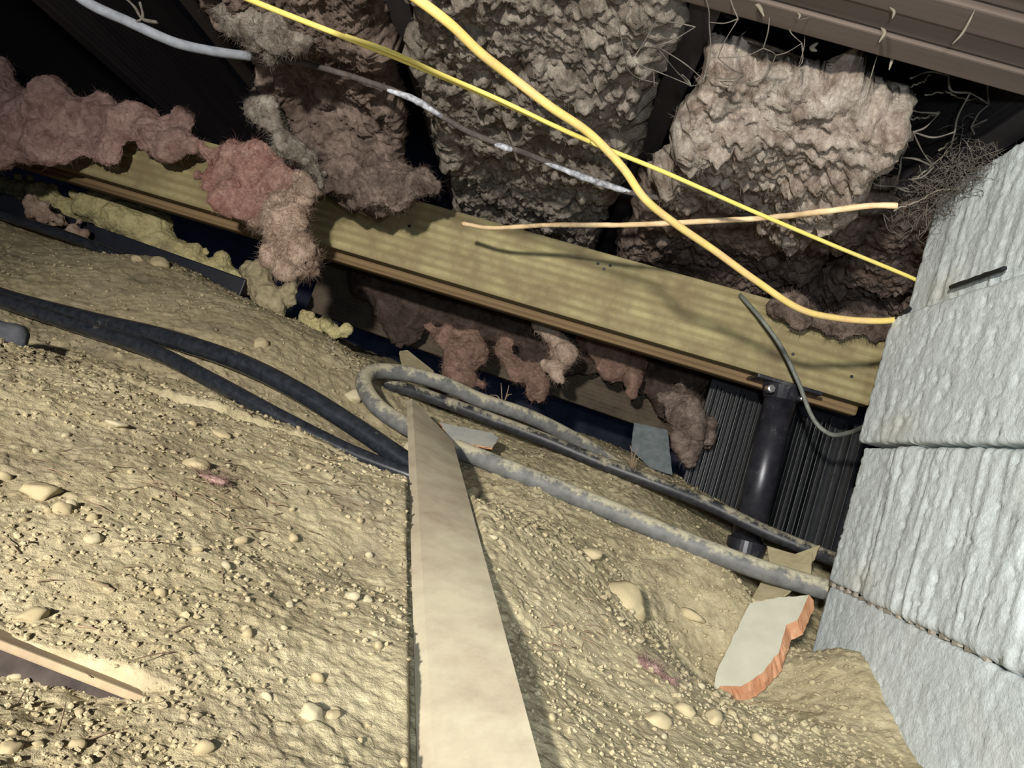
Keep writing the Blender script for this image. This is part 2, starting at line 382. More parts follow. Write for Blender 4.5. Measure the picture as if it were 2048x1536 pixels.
def hit(px, py, lift=0.0, fine=False):
    Ys = np.linspace(.25, 2.3, 500); d = R @ np.array([px-1024.0, 768.0-py, -F]); d = d/d[1]
    P = Ys[:, None]*d; g = ground(P[:, 0], P[:, 1], fine)+lift
    k = np.nonzero(P[:, 2] <= g)[0]
    if len(k) == 0: return P[300]
    k = k[0]
    if k == 0: return P[0]
    a = (P[k-1, 2]-g[k-1]); b = (g[k]-P[k, 2]); f = a/(a+b+1e-12)
    return P[k-1]*(1-f)+P[k]*f

TRN = [hit(*p)[:2].copy() for p in ((-150,655),(60,690),(300,778),(500,838),(680,905),(830,968),(930,990))]
_a, _b = hit(-60, 1285), hit(345, 1398); CAV = (_a[:2].copy(), _b[:2].copy())
rows = np.concatenate([[-1.2, -.8, -.5, -.3, -.1, .0, .08, .14, .18, .21], np.geomspace(.46, 2.55, 800)-.23])
ts = np.concatenate([np.linspace(-2.4, -.86, 24, endpoint=False), np.linspace(-.86, .80, 800, endpoint=False), np.linspace(.80, 2.0, 24)])
YY, TT = np.meshgrid(rows, ts, indexing='ij'); XX = (np.maximum(YY, -.1)+.15)*TT
zz = ground(XX.ravel(), YY.ravel())
floor = link('floor', mesh_np('floor', np.stack([XX.ravel(), YY.ravel(), zz], 1), gridq(len(rows), len(ts))[:, ::-1]), M_DIRT)
floor['kind'] = 'structure'

# ------------------------------------------------------------------ shell
def struct(name, me, mat, parent=None):
    o = link(name, me, mat, parent); 
    if not parent: o['kind'] = 'structure'
    return o
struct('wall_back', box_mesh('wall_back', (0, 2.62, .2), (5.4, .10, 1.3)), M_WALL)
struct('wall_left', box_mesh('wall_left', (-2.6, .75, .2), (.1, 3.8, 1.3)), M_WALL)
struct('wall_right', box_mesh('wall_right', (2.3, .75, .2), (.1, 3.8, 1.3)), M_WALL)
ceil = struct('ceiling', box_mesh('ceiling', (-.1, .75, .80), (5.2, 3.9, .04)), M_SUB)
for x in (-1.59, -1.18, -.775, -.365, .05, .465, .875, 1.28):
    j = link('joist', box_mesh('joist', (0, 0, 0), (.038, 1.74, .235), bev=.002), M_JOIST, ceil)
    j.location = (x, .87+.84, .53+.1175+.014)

# girder of three plies over the pier
g = empty('girder', (.9, .74, .52), 'thick brown built-up timber girder crossing the upper right, lying on the block pier', 'beam')
for k in range(5):
    p = box_mesh('ply', (0, 0, 0), (2.7, .0365, .235), bev=.0025)
    o = link('ply', p, M_GIRDER, g); o.location = (.0, .055-.0385*k, .1175+(0, .004, -.002, .005, .0)[k])

# treated pine beam with the recessed lower ply
b0 = at(1738, 812, 1.44); b1 = at(160, 345, 1.64)
dirx = (b0-b1); ang = math.atan2(dirx[1], dirx[0])
bm_ = empty('support_beam', (b0[0], b0[1], b0[2]), 'greenish-yellow treated pine beam running across the picture above the steel post', 'beam')
bm_.rotation_euler = (0, 0, ang)
Lb = 2.6; tilt = math.atan2(dirx[2], math.hypot(dirx[0], dirx[1]))
bm_.rotation_euler = (0, -tilt, ang)
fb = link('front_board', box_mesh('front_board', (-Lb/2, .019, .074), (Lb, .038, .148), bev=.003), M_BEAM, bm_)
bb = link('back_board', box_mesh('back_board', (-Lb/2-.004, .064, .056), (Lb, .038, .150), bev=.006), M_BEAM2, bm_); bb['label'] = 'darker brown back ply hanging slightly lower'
bm2 = bmesh.new()
for (dx, dz) in ((-.045, .045), (-.16, .055), (-.56, .115), (-.575, .122), (-.55, .125), (-.98, .09)):
    r_ = bmesh.ops.create_cone(bm2, cap_ends=True, segments=10, radius1=.0035, radius2=.003, depth=.002, matrix=Matrix.Translation((dx, -.0006, dz)) @ Matrix.Rotation(math.pi/2, 4, 'X'))
me = bpy.data.meshes.new('nail'); bm2.to_mesh(me); bm2.free(); link('nail_heads', me, M_RIB, bm_)['label'] = 'dark nail heads in the face of the beam'

# old sill board behind
s0 = at(1340, 872, 2.0); s1 = at(850, 702, 2.0); sd = s0-s1
sb = link('sill_board', box_mesh('sill_board', (.17, 0, 0), (1.72, .04, .20), bev=.004), M_SILL)
sb.location = ((s0[0]+s1[0])/2, 2.03, (s0[2]+s1[2])/2+.10); sb.rotation_euler = (0, -math.atan2(sd[2], sd[0]), 0)
tag(sb, 'dark brown old sill board low behind the pine beam', 'board')

# ------------------------------------------------------------------ concrete block pier
pier = empty('block_pier', (.66, .90, -.27), 'pale grey stacked concrete block pier at the right edge', 'pier')
def pdisp(seed, groove, gx0):
    def f(P, N):
        y = P[:, 1]; 
        q = np.stack([P[:, 0]*20, y*70, P[:, 2]*7], 1)
        g = fbm(q, 1.0, 4, seed, .6)
        split = np.clip((gx0-y)/.012, 0, 1)
        a = groove*(split*(.0045*g+.002+.0032*np.clip(fbm(q, .35, 2, seed+3), -1, 1))) if groove else 0
        pits = np.clip(fbm(P, 150, 2, seed+5)-.25, 0, 1)*.006
        return a+.0012*fbm(P, 90, 3, seed+7)-pits-.006*np.clip(fbm(P, 14, 3, seed+9)-.42, 0, 1)*4
    return f
courses = [(-.285, -.073, 0, 0, .470), (-.068, .132, 1, 1.03, .468), (.138, .330, .22, 1.3, .460), (.335, .528, .9, 1.05, .474)]
for k, (z0, z1, gr, gy, xf) in enumerate(courses):
    y1 = 1.105+(0, .004, .012, 0)[k]
    o = dense_box('concrete_block', (xf, .60, z0), (xf+.39, y1, z1), .0042, pdisp(30+k*11, gr, gy), mat=M_BLOCK, rnd=.005)
    recenter(o, (xf+.19, .9, z0)); o.parent = pier; o.location = [a-b for a, b in zip(o.location, pier.location)]
# crumbs of mortar in the lowest joint
bmm = bmesh.new()
for k in range(16):
    y = 1.10-.36*k/15
    box_bm(bmm, (.474, y, -.0705+random.uniform(-.001, .001)), (.006, random.uniform(.006, .02), .006), Matrix.Rotation(random.uniform(-.4, .4), 3, 'X'), .001)
me = bpy.data.meshes.new('mortar'); bmm.to_mesh(me); bmm.free(); o = link('mortar', me, M_RUST); o.parent = pier; o.location = [-v for v in pier.location]; o['kind'] = 'stuff'
# lumber bit sticking out of the upper joint: nails of cable clips
for (a, b, nm, lab) in ((at(1795, 640, 1.108), at(1838, 622, 1.07), 'masonry_nail', 'dark masonry nail pinning the thick yellow cable to the pier'),
                        (at(1922, 580, .97), at(2048, 548, .86), 'shim', 'thin dark shim in the upper joint of the block pier')):
    a = np.array(a); b = np.array(b); a[0] = .463; b[0] = .463
    o = link(nm, tube_mesh(nm, spline([a, (a+b)/2, b], 6), .0032, 6, rough=.3, rs=200), M_RIB); recenter(o); tag(o, lab, 'nail' if nm != 'shim' else 'shim')

# ------------------------------------------------------------------ steel post
pb = at(1492, 1112, 1.47); pt = at(1567, 772, 1.47)
pb[0] = (pb[0]+pt[0])/2*.5+pb[0]*.5
post = empty('steel_post', pb, 'dark round steel jack post under the right end of the pine beam', 'post')
def L(p): return [float(p[i]-pb[i]) for i in range(3)]
top = L(pt); ax = np.array(top)/np.linalg.norm(top)
bm1 = bmesh.new(); cyl_bm(bm1, (0, 0, -.02), ax*np.linalg.norm(top), .030, 32); me = bpy.data.meshes.new('tube'); bm1.to_mesh(me); bm1.free()
for p in me.polygons: p.use_smooth = len(p.vertices) == 4
link('tube', me, M_STEEL, post)
bm1 = bmesh.new(); cyl_bm(bm1, ax*-.01, ax*.030, .036, 32); me = bpy.data.meshes.new('collar'); bm1.to_mesh(me); bm1.free(); link('collar', me, M_STEEL, post)
bm1 = bmesh.new(); box_bm(bm1, np.array(top)+(0, .01, -.0), (.125, .10, .007), None, .001); cyl_bm(bm1, np.array(top)-ax*.028, np.array(top)-ax*.002, .032, 24, .040)
me = bpy.data.meshes.new('top_plate'); bm1.to_mesh(me); bm1.free(); link('top_plate', me, M_STEEL, post)
bm1 = bmesh.new(); box_bm(bm1, (0, 0, -.022), (.12, .12, .008), None, .001); me = bpy.data.meshes.new('base_plate'); bm1.to_mesh(me); bm1.free(); link('base_plate', me, M_STEEL, post)
for (px, py, r_) in ((1543, 777, .0080), (1605, 797, .0055)):
    c = np.array(L(at(px, py, 1.42)))
    bm1 = bmesh.new(); cyl_bm(bm1, c+(0, 0, 0), c+(0, .02, 0), r_, 6); cyl_bm(bm1, c+(0, -.004, 0), c+(0, 0, 0), r_*.6, 12)
    me = bpy.data.meshes.new('bolt'); bm1.to_mesh(me); bm1.free(); link('bolt', me, M_BOLT, post)['label'] = 'shiny bolt head under the beam'
c = np.array(L(at(1563, 840, 1.441))); bm1 = bmesh.new(); cyl_bm(bm1, c, c+(0, .006, 0), .0048, 12); me = bpy.data.meshes.new('pin_hole'); bm1.to_mesh(me); bm1.free(); link('pin_hole', me, M_EDGE, post)['label'] = 'small dark hole in the tube'

# ribbed black panel behind the post
r0 = at(1440, 980, 1.72); r1 = at(1740, 1080, 1.72)
rp = empty('ribbed_panel', ((r0[0]+r1[0])/2, 1.73, -.14), 'black vertically ribbed plastic panel behind the steel post', 'panel')
wx = (r1[0]-r0[0])+.16
link('sheet', box_mesh('sheet', (0, .02, .20), (wx, .012, .42)), M_RIB, rp)
x = -wx/2+.006; k = 0
while x < wx/2-.004:
    right = x > .02
    wr = random.uniform(.002, .0036) if not right else random.uniform(.0026, .006)
    bmr = bmesh.new(); box_bm(bmr, (0, 0, .20+random.uniform(-.012, .012)), (wr, .022, .36), None, .0008)
    me = bpy.data.meshes.new('rib'); bmr.to_mesh(me); bmr.free()
    o = link('rib', me, M_RIBL if random.random() < .62 else M_RIB, rp); o.location = (x, .004, 0)
    x += random.uniform(.009, .012) if not right else random.uniform(.012, .024); k += 1

# ------------------------------------------------------------------ insulation
def add_wisps(V, N, n, ln, rad, seed):
    rs = np.random.RandomState(seed); idx = rs.randint(0, len(V), n); P, Rr = [], []
    for i in idx:
        d = N[i]+rs.normal(0, .9, 3); d[2] -= .35; d /= np.linalg.norm(d)+1e-9
        l = ln*rs.uniform(.3, 1.0); c = rs.normal(0, .35, 3)
        p = np.array([V[i]-N[i]*.001, V[i]+d*l*.4, V[i]+(d+c*.5)*l*.75, V[i]+(d+c)*l]); P.append(p); r_ = rad*rs.uniform(.5, 1.1); Rr.append(np.array([r_, r_*.8, r_*.5, r_*.15]))
    Vs, Qs, o = [], [], 0
    for p, r_ in zip(P, Rr):
        v, q, _ = tube_vq(p, r_, 3, o); Vs.append(v[:-2]); Qs.append(q); o += 12
    return np.vstack(Vs), np.vstack(Qs)
def fluff_disp(P, N, amp, s, flake=1.0, sc=1.0):
    q = P+.012*np.stack([fbm(P, 28*sc, 3, s+1), fbm(P, 28*sc, 3, s+2), fbm(P, 28*sc, 3, s+3)], 1)
    sh = q.copy(); sh[:, 1] *= .75; sh[:, 0] *= 1.0
    d1, d2, c = worley(sh*34*sc, s)
    e1, e2, ce = worley(q*80*sc, s+9)
    d = amp*(1.5*fbm(P, 9*sc, 3, s+4) + flake*(.55*np.clip(d2-d1, 0, .6)+.42*(c-.5)*np.clip((d2-d1)*4, 0, 1)) + .28*flake*np.clip(e2-e1, 0, .5) + .25*fbm(P, 120*sc, 3, s+5, .65))
    return d
def batt(name, x0, x1, prof, mat, label, seed, amp=.022, th=.05, res=.0030, wisps=1500, edge=.02, narrow=0.0, group=None, ltap=0.0):
    """prof: list of (Y, z) of the underside; a thick soft slab from x0 to x1"""
    p = spline([(0, a, b) for a, b in prof], 10)[:, 1:]
    s = np.concatenate([[0], np.cumsum(np.linalg.norm(np.diff(p, axis=0), axis=1))]); Lh = s[-1]
    nt_ = int(Lh/res); nx = int((x1-x0)/res)
    tt = np.linspace(0, Lh, nt_); py = np.interp(tt, s, p[:, 0]); pz = np.interp(tt, s, p[:, 1])
    dy, dz = np.gradient(py), np.gradient(pz); l_ = np.hypot(dy, dz); ny, nz = dz/l_, -dy/l_     # normal, down side
    # cross-section: bottom with rounded shoulders, then a coarse top
    u = np.linspace(-1, 1, nx)
    top_u = np.linspace(1, -1, 12)[1:-1]
    secx = np.concatenate([u, top_u]); secn = np.concatenate([-(1-np.clip(1-np.abs(u), 0, .12)/.12)**2*th*.95, np.full(10, -th)])
    m = len(secx); hw = (x1-x0)/2
    ti = np.linspace(0, 1, nt_); endr = np.minimum(1, np.minimum(ti, 1-ti)*Lh/.03); er = np.sqrt(np.clip(1-(1-endr)**2, 0, 1))
    Pp = np.stack([py, 0*py, 0*py], 1)
    wl = 1-ltap*np.clip(tt/Lh*1.6-.6, 0, 1)-.22*narrow+.09*fbm(np.stack([py*9, 0*py+seed, 0*py], 1), 1, 3, seed)
    wr = 1-.22*narrow+.09*fbm(np.stack([py*9, 0*py+seed+5, 0*py], 1), 1, 3, seed+2)
    X = (x0+x1)/2+hw*np.where(secx[None] < 0, secx[None]*np.minimum(wl, 1.03)[:, None], secx[None]*np.minimum(wr, 1.03)[:, None])
    offn = secn[None]*er[:, None]-th*.5*(1-er[:, None])
    Yg = py[:, None]+ny[:, None]*offn; Zg = pz[:, None]+nz[:, None]*offn
    V = np.stack([X, Yg, Zg], -1).reshape(-1, 3)
    N = np.zeros_like(V).reshape(nt_, m, 3); side = np.clip((np.abs(secx)-.9)/.1, 0, 1)*np.sign(secx)*(np.arange(m) < nx)
    N[..., 0] = side[None]; dn = np.where(np.arange(m) < nx, 1-.5*np.abs(side), -1.0)
    N[..., 1] = ny[:, None]*dn; N[..., 2] = nz[:, None]*dn
    # ends face outwards
    ef = (1-er)[:, None, None]; T = np.stack([0*py, dy/l_, dz/l_], 1)*np.where(ti < .5, -1, 1)[:, None]
    N = N*(1-ef)+T[:, None, :]*ef; N = N.reshape(-1, 3); N /= np.linalg.norm(N, axis=1)[:, None]+1e-9
    isb = np.tile(np.arange(m) < nx, nt_)
    d = fluff_disp(V, N, amp, seed)*np.where(isb, 1, .2)
    V2 = V+N*d[:, None]
    Q = gridq(nt_, m, 0, True)
    capq = []
    k0 = len(V2); V2 = np.vstack([V2, V2[:m].mean(0), V2[(nt_-1)*m:nt_*m].mean(0)])
    cq = []
    for jj in range(m):
        j2 = (jj+1) % m
        cq.append([k0, j2, jj, jj]); cq.append([k0+1, (nt_-1)*m+jj, (nt_-1)*m+j2, (nt_-1)*m+j2])
    Vw, Qw = add_wisps(V2[:nt_*m][isb], N[isb], wisps, .014, .00032, seed)
    bmx = None
    # caps as real triangles
    me = bpy.data.meshes.new(name)
    allV = np.vstack([V2, Vw]); q4 = np.vstack([Q, Qw+len(V2)]); t3 = np.array([c[:3] for c in cq])
    me.vertices.add(len(allV)); me.vertices.foreach_set('co', allV.astype(np.float32).ravel())
    li = np.concatenate([q4.ravel(), t3.ravel()]).astype(np.int32); me.loops.add(len(li)); me.loops.foreach_set('vertex_index', li)
    st = np.concatenate([np.arange(len(q4))*4, len(q4)*4+np.arange(len(t3))*3]).astype(np.int32)
    me.polygons.add(len(st)); me.polygons.foreach_set('loop_start', st); me.polygons.foreach_set('use_smooth', np.full(len(st), True)); me.update(calc_edges=True); me.validate()
    o = link(name, me, mat); recenter(o); tag(o, label, 'insulation', group); return o

batt('insulation_batt', -.725, -.395, [(.80,.56),(.95,.515),(1.1,.505),(1.22,.49),(1.33,.46),(1.40,.40),(1.405,.345)], M_INS_B,
     'brownish sagging insulation batt in the left bay, hanging over the pine beam', 41, .028, .055, ltap=.75)
batt('insulation_batt', -.335, .02, [(.72,.56),(.85,.52),(1.0,.50),(1.3,.495),(1.6,.49),(1.95,.475),(2.15,.46)], M_INS_G,
     'wide grey lumpy insulation batt in the middle bay behind the yellow cables', 53, .030, .055, wisps=2200)
batt('insulation_batt', .085, .335, [(.89,.505),(.96,.455),(1.08,.440),(1.20,.445),(1.30,.47)], M_INS_L,
     'pale bulging insulation batt with a hollow brown top, beside the wire netting', 67, .038, .07, narrow=.0)
batt('insulation_batt', .07, .46, [(1.20,.545),(1.27,.50),(1.45,.49),(1.7,.485),(2.0,.475),(2.15,.46)], M_INS_B,
     'dark brown insulation batt above the right end of the pine beam', 71, .026, .05, wisps=900)
batt('insulation_batt', .475, .86, [(1.16,.545),(1.24,.50),(1.5,.49),(1.8,.48),(2.15,.46)], M_INS_B,
     'dark grey-brown insulation batt beside the block pier, below the cable end', 83, .028, .05, wisps=700)

def trail(pts, n, seed, dy=.7, jit=.35):
    """many unequal lumps along a line of (px, py, depth, radius)"""
    rs = np.random.RandomState(seed); q = spline(pts, 12); out = []
    for k in range(n):
        a = q[int(rs.rand()*(len(q)-1))]; r = a[3]*rs.uniform(.38, .85)
        out.append(bl(a[0]+rs.normal(0, jit)*a[3], a[1]+rs.normal(0, jit)*a[3], a[2]+rs.uniform(-.015, .015), r, dy))
    return out+[bl(*a[:3], a[3]*.6, dy) for a in q[::4]]
def blobs(name, balls, mat, label, seed, voxel=.006, amp=.014, wisps=900, sc=1.0, cat='insulation', wl=.016, thr=0, group=None, flake=.6, kind=None, smooth=14):
    bm = bmesh.new()
    for (c, r) in balls:
        r = (r, r, r) if np.isscalar(r) else r
        M = Matrix.Translation(Vector([float(v) for v in c])) @ Matrix.Diagonal((r[0], r[1], r[2], 1))
        bmesh.ops.create_icosphere(bm, subdivisions=3, radius=1, matrix=M)
    me0 = bpy.data.meshes.new('t'); bm.to_mesh(me0); bm.free()
    o0 = bpy.data.objects.new('t', me0); C.objects.link(o0); md = o0.modifiers.new('r', 'REMESH'); md.mode = 'VOXEL'; md.voxel_size = voxel
    sm = o0.modifiers.new('s', 'SMOOTH'); sm.factor = .7; sm.iterations = smooth
    sb_ = o0.modifiers.new('d', 'SUBSURF'); sb_.levels = 1; sb_.subdivision_type = 'SIMPLE'
    dg = bpy.context.evaluated_depsgraph_get(); dg.update(); me = bpy.data.meshes.new_from_object(o0.evaluated_get(dg)); bpy.data.objects.remove(o0); bpy.data.meshes.remove(me0)
    n = len(me.vertices); V = np.empty(n*3, np.float32); me.vertices.foreach_get('co', V); V = V.reshape(-1, 3).astype(float)
    N = np.empty(n*3, np.float32); me.vertices.foreach_get('normal', N); N = N.reshape(-1, 3).astype(float)
    V2 = V+N*fluff_disp(V, N, amp, seed, flake, sc)[:, None]
    Q = np.array([list(p.vertices) for p in me.polygons if len(p.vertices) == 4])
    bpy.data.meshes.remove(me)
    if wisps:
        Vw, Qw = add_wisps(V2, N, wisps, wl, .00032, seed); V2 = np.vstack([V2, Vw]); Q = np.vstack([Q, Qw+n])
    o = link(name, mesh_np(name, V2, Q), mat); recenter(o); tag(o, label, cat, group, kind); return o
def bl(px, py, Y, r, dy=1.0):
    """a ball: pixel, depth, radius in pixels -> metres at that depth"""
    rr = r*Y/F; return (at(px, py, Y), (rr, rr*dy, rr))

blobs('pink_insulation', trail([(-260,165,1.63,80),(-70,235,1.60,95),(20,240,1.59,88),(110,240,1.58,70),(200,245,1.57,58),(280,258,1.56,52),(340,270,1.55,44),(385,290,1.54,26)], 76, 1, .5),
      M_INS_P, 'long dusty pink insulation roll drooping at the far left above the beam', 101, .007, .020, 2600)
blobs('pink_insulation', trail([(400,305,1.44,24),(460,318,1.43,46),(525,335,1.42,54),(575,365,1.41,48)], 30, 2, .5)+trail([(560,405,1.42,34),(480,395,1.42,38),(420,365,1.43,28),(392,350,1.44,16)], 20, 3, .4),
      M_INS_K, 'bright pink torn insulation clump draped over the beam at left', 113, .006, .018, 2000)
blobs('insulation_tuft', trail([(618,330,1.40,16),(604,380,1.39,22),(580,430,1.39,30),(556,465,1.385,38),(592,505,1.38,34),(616,530,1.38,18)], 40, 4, .35, .45)+trail([(560,440,1.42,26),(510,435,1.43,20),(470,415,1.44,12)], 8, 5, .5),
      M_INS_C, 'pale peach insulation tuft hanging down in front of the beam at left', 127, .005, .018, 5000, wl=.018)
blobs('insulation_tuft', trail([(520,190,1.30,24),(540,240,1.30,32),(575,290,1.31,28),(620,320,1.33,28),(650,365,1.36,22)], 22, 6, .6),
      M_INS_G, 'grey fuzzy insulation flap at the left edge of the left batt', 131, .006, .015, 1500)
blobs('insulation_tuft', trail([(660,340,1.37,40),(730,365,1.37,46),(800,375,1.37,46),(865,375,1.37,28)], 24, 7, .45)+trail([(760,395,1.365,26),(790,405,1.365,16)], 6, 8, .4),
      M_INS_B, 'brownish pink tuft at the lower end of the left batt, touching the beam', 133, .006, .020, 2000)
blobs('insulation_tuft', trail([(450,15,1.10,34),(510,50,1.10,46),(580,60,1.10,40),(500,95,1.11,24)], 24, 9, .6),
      M_INS_G, 'grey dusty insulation scrap where the pale grey cable ends, top left', 137, .005, .015, 1600)
# hanging behind the beam
blobs('insulation_tuft', trail([(850,650,1.8,20),(890,680,1.79,34),(930,715,1.78,42),(915,745,1.77,30),(965,770,1.77,24)], 28, 10, .5),
      M_INS_R, 'rusty brown insulation tuft hanging behind the beam above the loop of pipe', 139, .006, .016, 1400)
blobs('insulation_tuft', trail([(1000,700,1.79,34),(1020,735,1.78,36),(1060,755,1.78,28),(1080,795,1.77,18)], 20, 11, .5),
      M_INS_R, 'small rusty insulation clump behind the beam right of the pipe loop', 149, .006, .015, 1100)
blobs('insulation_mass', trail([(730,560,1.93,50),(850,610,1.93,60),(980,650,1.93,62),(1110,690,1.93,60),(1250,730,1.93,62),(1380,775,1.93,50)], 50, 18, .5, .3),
      M_INS_D, 'dark brown insulation, colour darkened for the shade behind and below the beam', 145, .008, .020, 900)
blobs('insulation_tuft', trail([(1090,645,1.72,20),(1105,675,1.72,26),(1130,715,1.71,26),(1105,735,1.71,18),(1122,760,1.71,16)], 16, 12, .5),
      M_INS_C, 'pale curled insulation tuft dangling under the middle of the beam', 151, .005, .011, 1000)
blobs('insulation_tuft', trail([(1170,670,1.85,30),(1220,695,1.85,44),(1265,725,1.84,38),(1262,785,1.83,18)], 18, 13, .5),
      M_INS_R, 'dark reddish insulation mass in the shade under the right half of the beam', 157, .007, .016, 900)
blobs('insulation_tuft', trail([(1330,800,1.70,26),(1370,820,1.67,36),(1378,870,1.66,32),(1380,925,1.66,18)], 20, 14, .5)+trail([(1420,850,1.68,18),(1415,885,1.68,12)], 4, 15, .5),
      M_INS_B, 'grey-brown insulation rag hanging left of the ribbed panel', 163, .006, .014, 1100)
blobs('insulation_tuft', trail([(1560,610,1.43,26),(1620,640,1.42,36),(1700,655,1.42,40),(1780,650,1.42,44)], 30, 16, .4),
      M_INS_B, 'dark shaggy insulation drooping over the beam top beside the pier', 167, .006, .018, 1800)

# ------------------------------------------------------------------ earth ledge at the far left with its black sheet
e0 = at(-300, 303, 1.80); e1 = at(487, 582, 1.80); ed = e1-e0; Le = np.linalg.norm(ed)
eo = link('black_sheeting', box_mesh('black_sheeting', (0, .04, 0), (Le, .10, .058), bev=.003), M_EDGE)
eo.location = [float(v) for v in (e0+e1)/2]; eo.rotation_euler = (0, -math.atan2(ed[2], ed[0]), 0); tag(eo, 'black plastic-wrapped board edging the raised earth ledge at far left', 'edging')
bls = trail([(-250,285,1.87,34),(-40,360,1.87,34),(60,385,1.87,34),(110,400,1.87,18),(150,415,1.87,30),(230,430,1.87,52),(290,460,1.87,50),(340,500,1.87,32),(400,525,1.87,30),(455,545,1.87,24),(485,562,1.87,14)], 95, 21, 1.2, .25)
blobs('earth_ledge', bls, M_SOIL, 'raised ledge of yellowish soil, brightened in colour to look lit, along the black sheeting at far left', 181, .006, .010, 0, 2.2, 'soil', smooth=4)
blobs('soil_clod', trail([(500,550,1.84,24),(525,575,1.82,34),(560,600,1.81,30),(545,620,1.80,20)], 26, 31, .9, .45), M_DIRT, 'pale dry clod of soil at the right end of the black sheeting', 191, .005, .008, 0, 2.2, 'soil', smooth=3)
blobs('soil_clod', trail([(60,412,1.75,14),(100,432,1.75,18),(165,468,1.75,16)], 30, 32, .9, .5), M_INS_C, 'peach crumbly clump caught in front of the black sheeting at far left', 193, .0035, .007, 0, 2.6, 'soil', smooth=2)
blobs('soil_clod', trail([(605,632,1.80,12),(645,650,1.80,16),(690,668,1.80,16)], 30, 33, .9, .5), M_SOIL, 'small heap of yellowish gravel in front of the sill board', 197, .0035, .007, 0, 2.6, 'soil', smooth=2)
# pale soil crust flakes stuck on the dark backing
cr = [(35,350,9),(60,352,10),(105,372,9),(150,384,10),(185,385,8),(215,374,9),(250,385,9),(290,408,9),(325,445,9),(345,470,8),(380,488,8),(410,497,7),(440,512,7)]
for k, (px, py, r_) in enumerate(cr):
    o = blobs('soil_crumb', [bl(px, py+4, 1.87, r_), bl(px+r_*.7, py+r_*.4+6, 1.87, r_*.7)], M_SOIL, 'crumb of pale soil along the top of the earth ledge', 200+k, .004, .005, 0, 3.0, 'soil', group='crumbs of soil on the earth ledge')

# ------------------------------------------------------------------ wooden board in front
def plank(name, outline, Yl, th, mat, label, side=None): pass
bot_l, bot_r = at(842, 1560, .405), at(1082, 1560, .415)
tipL, shR = hit(822, 800, .045), hit(903, 872, .045)
pts = [(bot_l, 0), ]
Bc0 = (bot_l+bot_r)/2; wdt = np.linalg.norm(bot_r-bot_l)
def board_mesh(nm, tl, sh, bl_, br, th):
    """tapering-cut plank: long edges bl->tl and br->sh; cut tip between tl and sh; split into steps"""
    n = 46; V = []; across = 6
    for i in range(n+1):
        f = i/n
        a = bl_+(tl-bl_)*f; b = br+(sh-br)*f
        for j in range(across+1):
            g_ = j/across; p = a+(b-a)*g_
            V.append(p)
    V = np.array(V); up = np.cross(br-bl_, tl-bl_); up /= np.linalg.norm(up)
    if up[2] < 0: up = -up
    V = V+up*(.0006*fbm(V, 40, 3, 5))[:, None]
    up = np.array([.80, -.10, .59]); Bt = V-up*th; m = across+1; k = len(V)
    Q = gridq(n+1, m).tolist()+(gridq(n+1, m, k)[:, ::-1]).tolist()
    for i in range(n):
        Q.append([i*m, (i+1)*m, k+(i+1)*m, k+i*m]); Q.append([i*m+across, k+i*m+across, k+(i+1)*m+across, (i+1)*m+across])
    for j in range(across):
        Q.append([j+1, j, k+j, k+j+1]); Q.append([n*m+j, n*m+j+1, k+n*m+j+1, k+n*m+j])
    bm = bmesh.new(); vv = [bm.verts.new(p) for p in np.vstack([V, Bt])]
    for q in Q: bm.faces.new([vv[i] for i in q])
    bmesh.ops.recalc_face_normals(bm, faces=bm.faces)
    me = bpy.data.meshes.new(nm); bm.to_mesh(me); bm.free()
    return me
bo = link('wooden_board', board_mesh('wooden_board', tl3, sh3, bl3, br3, .0095), M_BOARD); recenter(bo)
tag(bo, 'long dusty flat board with a slanted far tip, lying over the pipes', 'board')
# half-buried board lower left
a3 = np.array([_a[0], _a[1], 0]); b3 = np.array([_b[0], _b[1], 0]); a3[2] = gz(_a[0], _a[1]+.02, False)-.002; b3[2] = gz(_b[0], _b[1]+.02, False)-.005
d3 = (b3-a3); b3 = b3+d3*.22; a3 = a3-d3*.5; b3[2] -= .010; d3 = b3-a3; Ln = np.linalg.norm(d3)
o = link('buried_board', box_mesh('buried_board', (Ln/2, .0065, .0045), (Ln, .014, .0042), None, .001), m_wood('edge_board', (.17, .11, .075), (.29, .205, .145), 'X', (.36, .30, .185), .3))
o.location = [float(v) for v in a3]; o.rotation_euler = (-.10, -math.atan2(d3[2], math.hypot(d3[0], d3[1])), math.atan2(d3[1], d3[0])); tag(o, 'half-buried thin board with a dark strip as shade under its edge, at lower left', 'board')
lo_ = link('gap_shade_strip', box_mesh('gap_shade_strip', (Ln*.42, .0068, -.0055), (Ln*.84, .012, .0155), bev=.001), m_plain('gap_shade', (.030, .024, .022), (.065, .052, .046), .9, .2), o); lo_['label'] = 'dark strip standing in for the shade in the gap'  # dark strip added for the shade below the board's overhanging edge

